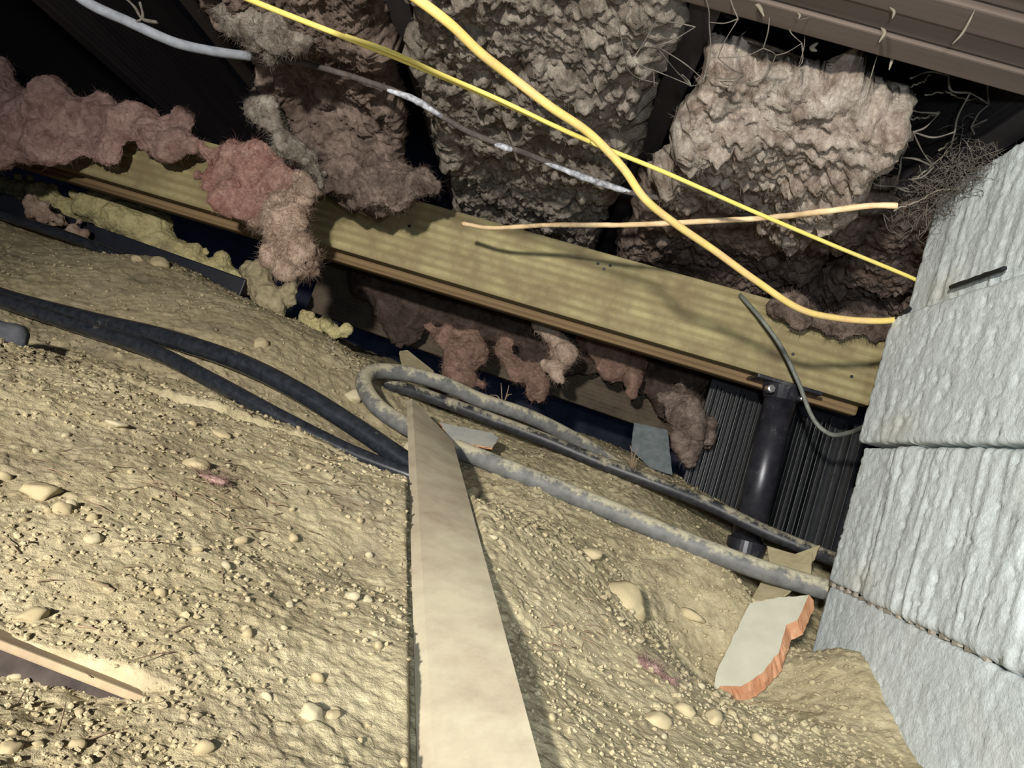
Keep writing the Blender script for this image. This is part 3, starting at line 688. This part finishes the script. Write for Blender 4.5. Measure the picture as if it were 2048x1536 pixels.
# ------------------------------------------------------------------ pipes and cables
def pipe(name, pts, r, mat, label, n=14, seg=16, rough=0.0, cat='pipe'):
    P = spline(pts, n); o = link(name, tube_mesh(name, P, r, seg, rough=rough), mat); recenter(o); tag(o, label, cat); return o
def hp(px, py, r): return hit(px, py, r)
def hs(lst, r): return [hit(a, b, r*.85) for a, b in lst]
big = hs([(1040,940),(1200,1005),(1350,1065),(1480,1115),(1560,1142)], .0165)
loop = [at(1050,830,1.50), at(960,800,1.48), at(880,765,1.45), at(800,745,1.42), at(745,745,1.38), at(728,768,1.33), at(752,810,1.28), at(800,845,1.25), at(870,880,1.22), at(940,908,1.19)]
lp = []
for p in loop:
    gzv = gz(p[0], p[1], False); lp.append(np.array([p[0], p[1], max(p[2], gzv+.012)]))
pipe('grey_pipe', [at(1260,950,1.60), at(1190,902,1.57), at(1130,868,1.54)]+lp+[at(1040,948,1.165), at(1200,1012,1.14), at(1350,1075,1.12), at(1480,1125,1.10), at(1580,1158,1.09), at(1650,1178,1.085)], .0150, M_GREYP,
     'thick dust-covered grey pipe bent in a loop and running to the foot of the pier', rough=.03)
pipe('black_pipe', [at(-520,425,1.34), at(-120,560,1.24), at(0,600,1.22), at(150,650,1.20), at(300,700,1.17), at(430,765,1.14), at(560,835,1.12), at(700,905,1.11), at(830,955,1.10), at(880,975,1.10)], .0125, M_BLACK,
     'nearer glossy black water pipe running from the left under the board')
pipe('black_pipe', [at(-520,400,1.40), at(-120,540,1.29), at(0,592,1.27), at(180,640,1.25), at(330,675,1.22), at(480,725,1.19), at(600,785,1.165), at(720,860,1.14), at(830,935,1.115), at(880,962,1.10)], .0150, M_BLACK,
     'farther black water pipe arching above the glossy one and under the board')
pipe('black_pipe', [at(-450,255,1.76), at(-120,375,1.70), at(0,428,1.69), at(150,478,1.67), at(300,540,1.65), at(450,605,1.62), at(600,675,1.58), at(720,735,1.55), at(820,785,1.52), at(900,815,1.50)], .0115, M_BLACK,
     'thin black pipe along the earth bank in front of the black sheeting')
pipe('black_pipe', [at(770,768,1.44), at(850,790,1.42), at(960,830,1.40), at(1080,875,1.38), at(1200,925,1.36), at(1320,970,1.34), at(1420,1010,1.33), at(1520,1058,1.31), at(1620,1100,1.29), at(1700,1130,1.29)], .0120, M_BLACKD,
     'dusty black pipe running behind the grey pipe to the steel post')
# yellow cables
pipe('yellow_cable', [at(480,-220,.54), at(660,-120,.59), at(760,-50,.62), at(830,-5,.64), at(900,48,.66), at(960,105,.69), at(1020,152,.72), at(1100,213,.75), at(1180,268,.79), at(1245,335,.83), at(1290,398,.86), at(1350,447,.90), at(1430,502,.95), at(1510,560,.99), at(1600,618,1.04), at(1680,637,1.08), at(1760,642,1.10), at(1815,636,1.12)], .0047, M_YEL,
     'thick yellow cable sagging from the top to the upper joint of the pier', cat='cable')
pipe('yellow_cable', [at(100,-165,.58), at(440,-25,.70), at(560,24,.74), at(740,94,.79), at(900,160,.84), at(1060,230,.88), at(1190,288,.92), at(1330,345,.97), at(1500,420,1.03), at(1660,488,1.08), at(1815,552,1.12), at(1850,570,1.12)], .0030, M_YEL2,
     'thin straight yellow cable crossing behind the thick yellow one', cat='cable')
pipe('yellow_cable', [at(690,72,.775), at(780,103,.79), at(880,148,.82), at(1000,200,.85), at(1130,262,.885), at(1180,284,.905)], .0026, M_YEL2,
     'short second thin yellow strand lying against the thin straight cable', cat='cable')
pipe('bare_stick', [at(925,447,1.38), at(985,456,1.34), at(1100,450,1.28), at(1250,450,1.20), at(1400,443,1.13), at(1540,435,1.08), at(1640,424,1.00), at(1735,412,.97), at(1795,411,.96)], .0040, M_PEACH,
     'thin peach-coloured bare wire running level above the beam to the pier', rough=.25, cat='wire')
pipe('grey_cable', [at(-250,-260,.80), at(-60,-150,.89), at(100,-60,.95), at(170,2,.98), at(260,45,1.02), at(350,85,1.06), at(430,103,1.10), at(500,112,1.14)], .0072, M_GREYC if False else m_plain('pale_cable', (.24, .26, .30), (.38, .41, .46), .7, .3, 70, .0008),
     'pale grey cable crossing the dark opening at the upper left', rough=.08, cat='cable')
pipe('grey_cable', [at(500,112,1.14), at(620,130,1.16), at(740,165,1.17), at(830,200,1.18), at(940,265,1.20), at(1060,310,1.22), at(1160,352,1.24), at(1260,385,1.26), at(1400,410,1.28), at(1560,440,1.30), at(1780,485,1.32)], .0048, m_plain('grimy_cable', (.045, .038, .034), (.13, .11, .10), .9, .2, 50, .0008),
     'grimy dark cable with whitish worn patches running under the insulation batts', rough=.08, cat='cable')
gc = bpy.data.objects['grey_cable.001']; MW = m_plain('white_wear', (.10, .10, .11), (.66, .68, .74), .6, .3, 110, .001)
for pp in ([at(775,180,1.172), at(830,200,1.178), at(885,234,1.188)], [at(990,288,1.208), at(1010,295,1.21), at(1025,300,1.212)], [at(1085,322,1.224), at(1160,352,1.238), at(1225,374,1.252), at(1266,386,1.26)], [at(1755,481,1.317), at(1785,486,1.32)]):
    q = spline(pp, 8); n = len(q); o = link('worn_patch', tube_mesh('worn_patch', q, .0058*np.sqrt(np.sin(np.linspace(.25, 2.9, n))), 10, rough=.25, rs=150), MW, gc); o.location = [-v for v in gc.location]; o['label'] = 'whitish worn patch on the dark cable'
pipe('thin_wire', [at(1480,590,1.46), at(1520,635,1.42), at(1560,690,1.40), at(1595,760,1.38), at(1625,835,1.36), at(1660,868,1.34), at(1700,865,1.30), at(1735,850,1.22)], .0040, m_plain('olive_wire', (.10, .11, .10), (.22, .23, .20), .5, .4),
     'thin dark grey-green wire looping down across the beam beside the steel post', cat='wire')

# ------------------------------------------------------------------ broken tile, slabs, scraps
def slab_poly(name, pts, th, mat_top, mat_side, label, cat, dn=None, sub=10, jag=.0015, seed=0, up=None):
    """irregular plate: outline points in 3D (top face), thickness th along normal"""
    P = np.array(pts); n = len(P); out = []
    for i in range(n):
        for k in range(sub): out.append(P[i]+(P[(i+1) % n]-P[i])*k/sub)
    O = np.array(out); nrm = np.cross(P[1]-P[0], P[2]-P[0]); nrm /= np.linalg.norm(nrm)
    if nrm[2] < 0: nrm = -nrm
    if up is not None: nrm = np.array(up)
    c = O.mean(0); dirs = O-c; dirs /= np.linalg.norm(dirs, axis=1)[:, None]
    O = O+dirs*(jag*fbm(O, 120, 3, seed))[:, None]
    bm = bmesh.new(); tv = [bm.verts.new(v) for v in O]
    mids = []
    m1 = [bm.verts.new(v-nrm*th*.5+d*jag*2.2*q) for v, d, q in zip(O, dirs, fbm(O, 200, 2, seed+2))]
    bv = [bm.verts.new(v-nrm*th-d*.0015+d*jag*1.5*q) for v, d, q in zip(O, dirs, fbm(O, 150, 2, seed+3))]
    f = bm.faces.new(tv); f.material_index = 0
    f2 = bm.faces.new(bv[::-1]); f2.material_index = 1
    k = len(O)
    for i in range(k):
        j = (i+1) % k
        for a, b in ((tv, m1), (m1, bv)):
            q = bm.faces.new([a[i], b[i], b[j], a[j]]); q.material_index = 1
    bmesh.ops.triangulate(bm, faces=[f, f2]); bmesh.ops.recalc_face_normals(bm, faces=bm.faces)
    me = bpy.data.meshes.new(name); bm.to_mesh(me); bm.free(); me.materials.append(mat_top); me.materials.append(mat_side)
    o = link(name, me, None); recenter(o); tag(o, label, cat); return o
# cream tile with orange broken edge, tilted up against the dirt
_p0 = at(1520, 1280, .945); _n = np.array([-.42, -.52, .74]); _n /= np.linalg.norm(_n)
def onp(px, py, Y=0):
    d = at(px, py, 1.0); return d*(_p0@_n)/(d@_n)
T = [onp(1500,1205,1.045), onp(1560,1195,1.03), onp(1618,1190,1.01), onp(1595,1240,.975), onp(1572,1250,.97), onp(1560,1300,.935), onp(1520,1350,.905), onp(1482,1372,.885), onp(1440,1372,.88), onp(1424,1400,.865), onp(1432,1345,.90)]
slab_poly('broken_tile', T, .021, M_TILE, M_TERRA, 'broken cream tile with an orange clay edge, leaning in the hollow beside the pier', 'tile', jag=.0025, seed=3, up=np.array([-.62, -.22, .75]))
slab_poly('buff_slab', [at(1530,1150,1.16), at(1600,1122,1.18), at(1625,1100,1.20), at(1622,1150,1.14), at(1560,1195,1.08), at(1500,1203,1.08)], .006, M_TANB, M_TANB, 'flat buff-coloured shard under the end of the grey pipe', 'shard', seed=5)
slab_poly('buff_slab', [at(1535,1092,1.28), at(1590,1108,1.26), at(1640,1090,1.26), at(1620,1135,1.22), at(1540,1140,1.22)], .006, M_TANB, M_TANB, 'pale pointed shard behind the grey pipe below the ribbed panel', 'shard', seed=6)
slab_poly('metal_strip', [at(880,845,1.24), at(985,866,1.26), at(998,876,1.25), at(985,896,1.20), at(900,880,1.19)], .004, M_CLEAR, M_TERRA, 'shiny grey folded strip between the board and the black pipe', 'strip', seed=7)
slab_poly('grey_shard', [at(800,702,1.66), at(815,700,1.68), at(868,742,1.66), at(865,768,1.6), at(805,728,1.6)], .008, M_TANB, M_TANB, 'flat grey shard standing behind the loop of pipe', 'shard', seed=8)
slab_poly('blue_film', [at(1268,845,1.72), at(1335,860,1.72), at(1345,950,1.66), at(1300,935,1.66), at(1262,900,1.68)], .004, m_plain('grey_blue', (.10, .12, .125), (.17, .19, .195), .6, .3), M_ROCK, 'dull blue-grey sheet scrap low between the sill and the ribbed panel', 'scrap', seed=9)
# half stone at left edge
blobs('dark_rock', [bl(-30,700,1.0,70,.8),bl(20,680,1.0,42,.7),bl(-20,760,.97,48,.7),bl(45,668,1.02,22,.6)], M_ROCK, 'dark slate-coloured rock at the left edge of the picture', 211, .007, .004, 0, 1, 'rock', flake=.4)
# pinkish dusty fibre scraps lying on dirt
for (px, py, r_, lab, mt) in ((420,955,30,'dusty pinkish wool scrap on the mound below the black pipes',M_INS_P),(1290,1330,22,'small mauve wool scrap in the dirt left of the broken tile',M_INS_P),(1330,1360,16,'mauve fluff trailing towards the broken tile',M_INS_P)):
    p = hit(px, py, .0); rr = r_*p[1]/F
    blobs('wool_scrap', [(p, (rr*1.3, rr, rr*.35)), (p+np.array([rr, -rr*.4, 0]), (rr*.8, rr*.8, rr*.3))], mt, lab, 220+int(r_), .005, .005, 200, 1.5, wl=.012)

# ------------------------------------------------------------------ stones
def stone_mesh(seed, sub=3, flat=.6):
    bm = bmesh.new(); bmesh.ops.create_icosphere(bm, subdivisions=sub, radius=1); V = np.array([v.co[:] for v in bm.verts])
    r = 1+.42*fbm(V+seed*3.1, 1.2, 3, seed)+.10*fbm(V, 4, 3, seed+1)
    for kk in range(5):
        nn = RS.normal(0, 1, 3); nn /= np.linalg.norm(nn); dd = V@nn; r = np.where(dd*r > .72, .72/np.maximum(dd, .1), r)
    for v, q, rr in zip(bm.verts, V, r): v.co = Vector(q*rr*np.array([1, .8, flat]))
    for f in bm.faces: f.smooth = True
    me = bpy.data.meshes.new('stone'); bm.to_mesh(me); bm.free(); return me
named = [(1248,1212,60,'large flat yellowish stone set in the dirt between the board and the broken tile',M_STONE,.9),
 (235,848,24,'pale flat stone on the mound under the black pipes, left half',M_STONE2,.4),
 (85,985,45,'broad tan stone at the left edge of the mound',M_STONE,.5),
 (125,1020,30,'tan stone with a dark hollow beside it, left part of the mound',M_STONE,.6),
 (190,1080,20,'small oval cream pebble near the left edge',M_STONE2,.7),
 (65,1232,32,'tan stone just above the half-buried board',M_STONE,.5),
 (625,1425,27,'cream stone near the bottom, left of the flat board',M_STONE2,.6),
 (665,1430,18,'smaller tan stone touching the cream one near the bottom',M_STONE,.6),
 (20,1500,26,'tan stone in the bottom left corner',M_STONE,.7),
 (1310,1445,34,'oblong brown stone below the broken tile',M_STONE,.6),
 (1370,1425,26,'rounded tan stone below the broken tile',M_STONE,.7),
 (1425,1440,26,'rounded tan stone at the lower tip of the broken tile',M_STONE,.7),
 (520,690,20,'round tan stone on the bank above the black pipes',M_STONE,.8),
 (480,712,14,'small tan stone on the bank just above the far black pipe',M_STONE,.8),
 (705,795,26,'pale stone inside the bend of the grey pipe',M_STONE2,.7),
 (820,900,20,'pale stone wedged beside the tip of the flat board',M_STONE2,.8),
 (315,530,22,'round pale stone under the black sheeting at left',M_STONE,.8),
 (275,520,16,'small flat stone beside the round one under the sheeting',M_STONE,.7),
 (1180,1108,28,'tan flat stone below the dusty grey pipe',M_STONE,.4),
 (1380,1230,30,'pale low stone left of the broken tile',M_STONE,.35),
 (495,1200,11,'small white pebble left of the flat board in mid ground',M_STONE2,.8),
 (580,1212,12,'small pale pebble nearer the flat board in mid ground',M_STONE2,.8),
 (735,1200,12,'small pale pebble close to the left edge of the board',M_STONE2,.8),
 (535,1395,12,'round white pebble to the right of the buried board tip',M_STONE2,.9),
 (560,1295,9,'tiny white pebble above the round one near the buried board',M_STONE2,.9),
 (440,870,22,'tan stone at the crest of the mound below the black pipes',M_STONE,.6),
 (390,930,34,'dusty broad stone lump in the middle of the mound',M_STONE,.45)]
taken = []
for k, (px, py, r_, lab, mt, fl) in enumerate(named):
    p = hit(px, py, 0, True); rr = r_*p[1]/F
    me = stone_mesh(300+k, 3, fl); o = link('stone', me, mt); o.location = [float(v) for v in p+np.array([0, 0, rr*fl*(.02 if r_ < 55 else -.25)])+(0 if r_ < 55 else np.array([0, .02, 0]))]; o.scale = (rr, rr, rr)
    o.rotation_euler = (random.uniform(-.2, .2), random.uniform(-.2, .2), random.uniform(0, 6)); tag(o, lab, 'stone'); taken.append(p)
variants = [stone_mesh(400+k, 2, random.uniform(.55, .85)) for k in range(8)]
for k, me in enumerate(variants): me.materials.append(M_STONE2 if k % 3 == 0 else M_STONE)
def scatter(n, y0, y1, t0, t1, seed):
    rs = np.random.RandomState(seed); Y = y0*(y1/y0)**rs.rand(n); X = (Y+.02)*rs.uniform(t0, t1, n); return X, Y
X, Y = scatter(230, .30, 1.25, -.66, .48, 5); Z = ground(X, Y)
for k in range(230):
    if k >= 230: break
    s = (2.2+4.0*random.random()**3)*1e-3*(1 if Y[k] > .45 else .8)
    if X[k] > .44: continue
    o = bpy.data.objects.new('pebble', variants[k % 8]); C.objects.link(o); o.location = (X[k], Y[k], Z[k]+s*.25); o.scale = (s, s, s)
    o.rotation_euler = (random.uniform(-.4, .4), random.uniform(-.4, .4), random.uniform(0, 6))
    tag(o, 'tiny loose tan pebble among many on the dirt', 'pebble', 'tiny pebbles strewn over the dirt')
# crumbs of dirt: stuff
ico = bmesh.new(); bmesh.ops.create_icosphere(ico, subdivisions=1, radius=1); IV = np.array([v.co[:] for v in ico.verts]); IF = np.array([[v.index for v in f.verts] for f in ico.faces]); ico.free()
X, Y = scatter(20000, .27, 1.9, -1.0, .50, 8); 
dens = fbm(np.stack([X, Y, 0*X], 1), 5, 3, 77); keep = (dens > -.22+.5*(RS.rand(len(X))-.5)) & (X < .455); X, Y = X[keep], Y[keep]; x2, y2 = RS.uniform(.12, .455, 2600), RS.uniform(.62, 1.12, 2600); k2 = RS.rand(2600) < np.clip((x2-.05)*2.2, .2, 1); big = np.concatenate([np.ones(len(X)), np.full(k2.sum(), 1.7)]); X = np.concatenate([X, x2[k2]]); Y = np.concatenate([Y, y2[k2]]); Z = ground(X, Y)
Vs, Fs = [], []
for k in range(len(X)):
    s = (.7+1.9*random.random()**2.5)*1e-3*min(1.6, .55+.8*Y[k])*(big[k] if random.random() < .5 else 1); a = RS.uniform(.6, 1.2, (len(IV), 1)); q = IV*a*s*np.array([RS.uniform(.7, 1.4), 1, RS.uniform(.6, 1)])
    Vs.append(q+np.array([X[k], Y[k], Z[k]+s*.3])); Fs.append(IF+k*len(IV))
o = link('dirt_crumbs', mesh_np('dirt_crumbs', np.vstack(Vs), np.vstack(Fs), False), M_DIRT); tag(o, 'countless small crumbs of dry earth strewn over the dirt floor', 'dirt', kind='stuff')
# straw bits
paths, rr_ = [], []
for k in range(150):
    px, py = random.choice([(random.gauss(480, 60), random.gauss(1030, 35)), (random.gauss(640, 70), random.gauss(960, 30)), (random.gauss(300, 120), random.gauss(960, 30)), (random.gauss(1160, 60), random.gauss(1230, 50)), (random.uniform(0, 800), random.uniform(850, 1500))])
    p = hit(px, py, .001, True); a = random.uniform(0, 6.3); l = random.uniform(.008, .03); d = np.array([math.cos(a), math.sin(a), random.uniform(-.05, .25)])*l
    paths.append(np.array([p, p+d*.5+np.array([0, 0, .001]), p+d])); rr_.append(np.array([.0005, .0005, .0002])*random.uniform(.6, 1.2))
o = link('straw_bits', strands_mesh('straw_bits', paths, rr_), M_ROOT); tag(o, 'fine brown straw and root fibres lying in the dirt', 'straw', kind='stuff')
# roots under the beam
for (px, py, Y_, lab) in ((1010, 800, 1.6, 'small dry root fork standing under the rusty insulation clump'), (1268, 925, 1.5, 'pale root fork in front of the blue-grey scrap')):
    base_ = at(px, py, Y_); fork = []; rd = []
    for (dx, dy) in ((-30, -20), (-8, -44), (8, -40), (14, -22), (-18, 18)):
        q = at(px+dx, py+dy+10, Y_+random.uniform(-.02, .02)); fork.append(spline([base_+np.array([0, 0, -.02]), (base_+q)/2+RS.normal(0, .002, 3), q], 5)); rd.append(np.linspace(.0018, .0007, 11))
    o = link('root', strands_mesh('root', fork, rd, 5), M_ROOT); recenter(o); tag(o, lab, 'root')

# ------------------------------------------------------------------ wire netting and webs, upper right
def net(nm, corners, nu, nv, rad, mat, label, seed, drop=.25, jit=.22, bow=.05, cat='netting'):
    """hexagonal netting stretched between four 3D corners"""
    rs = np.random.RandomState(seed); c = [np.array(v) for v in corners]
    def S(u, v):
        p = (c[0]*(1-u)+c[1]*u)*(1-v)+(c[3]*(1-u)+c[2]*u)*v
        return p
    nodes = {}
    def node(i, j):
        if (i, j) not in nodes:
            u = (i+.5*(j % 2))/nu+rs.normal(0, jit/nu*.5); v = j/nv+((.16 if (i+j) % 2 else -.16))/nv+rs.normal(0, jit/nv*.5)
            p = S(u, v); p = p+np.array([rs.normal(0, .006), rs.normal(0, .012), -bow*math.sin(math.pi*min(max(u, 0), 1))*math.sin(math.pi*min(max(v, 0), 1))+rs.normal(0, .004)])
            nodes[(i, j)] = p
        return nodes[(i, j)]
    P, Rd = [], []
    for j in range(nv+1):
        for i in range(nu+1):
            a = node(i, j)
            nb = [(i+1, j)] if (i+j) % 2 == 0 else []
            nb += [(i, j+1)]
            for (x, y) in nb:
                if y > nv or x > nu or rs.rand() < drop: continue
                b = node(x, y); m_ = (a+b)/2+rs.normal(0, .004, 3)+np.array([0, 0, -.003]); q = spline([a, m_, b], 5)
                P.append(q); Rd.append(rad*(1+.7*np.clip(fbm(q*1.0, 90, 2, seed), -.8, 1.5)))
    o = link(nm, strands_mesh(nm, P, Rd, 5), mat); recenter(o); tag(o, label, cat); return o
net('wire_netting', [at(1230,-60,.76), at(1580,-40,.78), at(1560,150,.86), at(1250,150,.86)], 6, 4, .00065, M_WEB2, 'dusty hexagonal wire netting across the top centre joist bay', 5, .06)
net('wire_netting', [at(1640,150,.92), at(2060,140,.92), at(2010,380,1.12), at(1700,380,1.12)], 8, 7, .0012, M_WEB2, 'dusty wire netting hanging below the brown girder at upper right', 9, .06)
# thick dusty web ropes
ropes = [[(1300,30),(1330,75),(1362,80),(1400,62),(1440,72),(1470,78),(1500,55)], [(1380,20),(1430,18),(1468,38),(1500,22)],
         [(1720,235),(1750,210),(1795,185),(1840,165),(1860,150)], [(1725,268),(1770,262),(1815,240),(1850,235),(1880,225)], [(1680,130),(1685,165),(1690,190),(1730,200),(1780,205),(1830,190)],
         [(1850,190),(1890,185),(1940,200),(1990,190)], [(1740,360),(1735,340),(1755,318),(1762,335)], [(1790,420),(1840,400),(1880,380),(1930,375),(1960,330)], [(1880,300),(1960,240),(2010,200)], [(1830,360),(1900,300),(2000,220)]]
P, Rd = [], []
for k, r_ in enumerate(ropes):
    q = spline([at(a, b, .95+.01*k) for a, b in r_], 10); P.append(q+RS.normal(0, .0008, q.shape)); Rd.append(.0013+.0009*fbm(q, 120, 2, k))
o = link('cobweb', strands_mesh('cobweb', P, Rd, 6), M_WEB); recenter(o); tag(o, 'thick dust-laden cobweb ropes among the netting at the upper right', 'cobweb', kind='stuff')
# web tufts on top of the pier
P, Rd = [], []
for k in range(620):
    f = random.random(); c = at(1830+170*f+random.gauss(0, 22), 440-130*f+random.gauss(0, 28), 1.10-.14*f); c = c+np.array([-.012, 0, 0])
    a = RS.normal(0, 1, 3); a /= np.linalg.norm(a); l = random.uniform(.008, .035)
    q = spline([c, c+a*l*.5+RS.normal(0, .004, 3), c+a*l+RS.normal(0, .005, 3)], 4); P.append(q); Rd.append(np.full(len(q), random.uniform(.0002, .0006)))
o = link('cobweb', strands_mesh('cobweb', P, Rd, 3), M_WEB2); recenter(o); tag(o, 'matted grey cobweb fuzz on the top corner of the block pier', 'cobweb', kind='stuff')
# webs in the upper left and dangling threads on the girder
P, Rd = [], []
for (a, b, Y_, r_) in (((1595,25),(1597,38),.74,.0013),((1655,20),(1597,40),.78,.0003),((1780,15),(1784,38),.72,.0016),((1762,55),(1758,85),.76,.0022),((1950,20),(1905,88),.68,.0014),((1510,10),(1528,33),.78,.0024),((1636,85),(1634,102),.85,.003),((1610,60),(1598,130),.82,.0004),((1760,95),(1735,178),.84,.0006),((1788,110),(1778,140),.82,.002)):
    p, q = at(*a, Y_), at(*b, Y_); s_ = spline([p, (p+q)/2+RS.normal(0, .002, 3), q], 6); P.append(s_); Rd.append(r_*np.sin(np.linspace(.25, 2.9, len(s_))))
o = link('cobweb', strands_mesh('cobweb', P, Rd, 6), M_WEB); recenter(o); tag(o, 'short dusty web threads dangling from the brown girder', 'cobweb', kind='stuff')
P, Rd = [], []
for ln in ([(245,-10),(270,15),(285,38),(315,45)], [(280,5),(285,35),(262,48)]):
    q = spline([at(a, b, 1.02) for a, b in ln], 8); P.append(q); Rd.append(.0022+.0012*fbm(q, 100, 2, 3))
o = link('cobweb', strands_mesh('cobweb', P, Rd, 6), M_WEB2); recenter(o); tag(o, 'clotted grey cobweb hanging on the pale cable at the upper left', 'cobweb', kind='stuff')
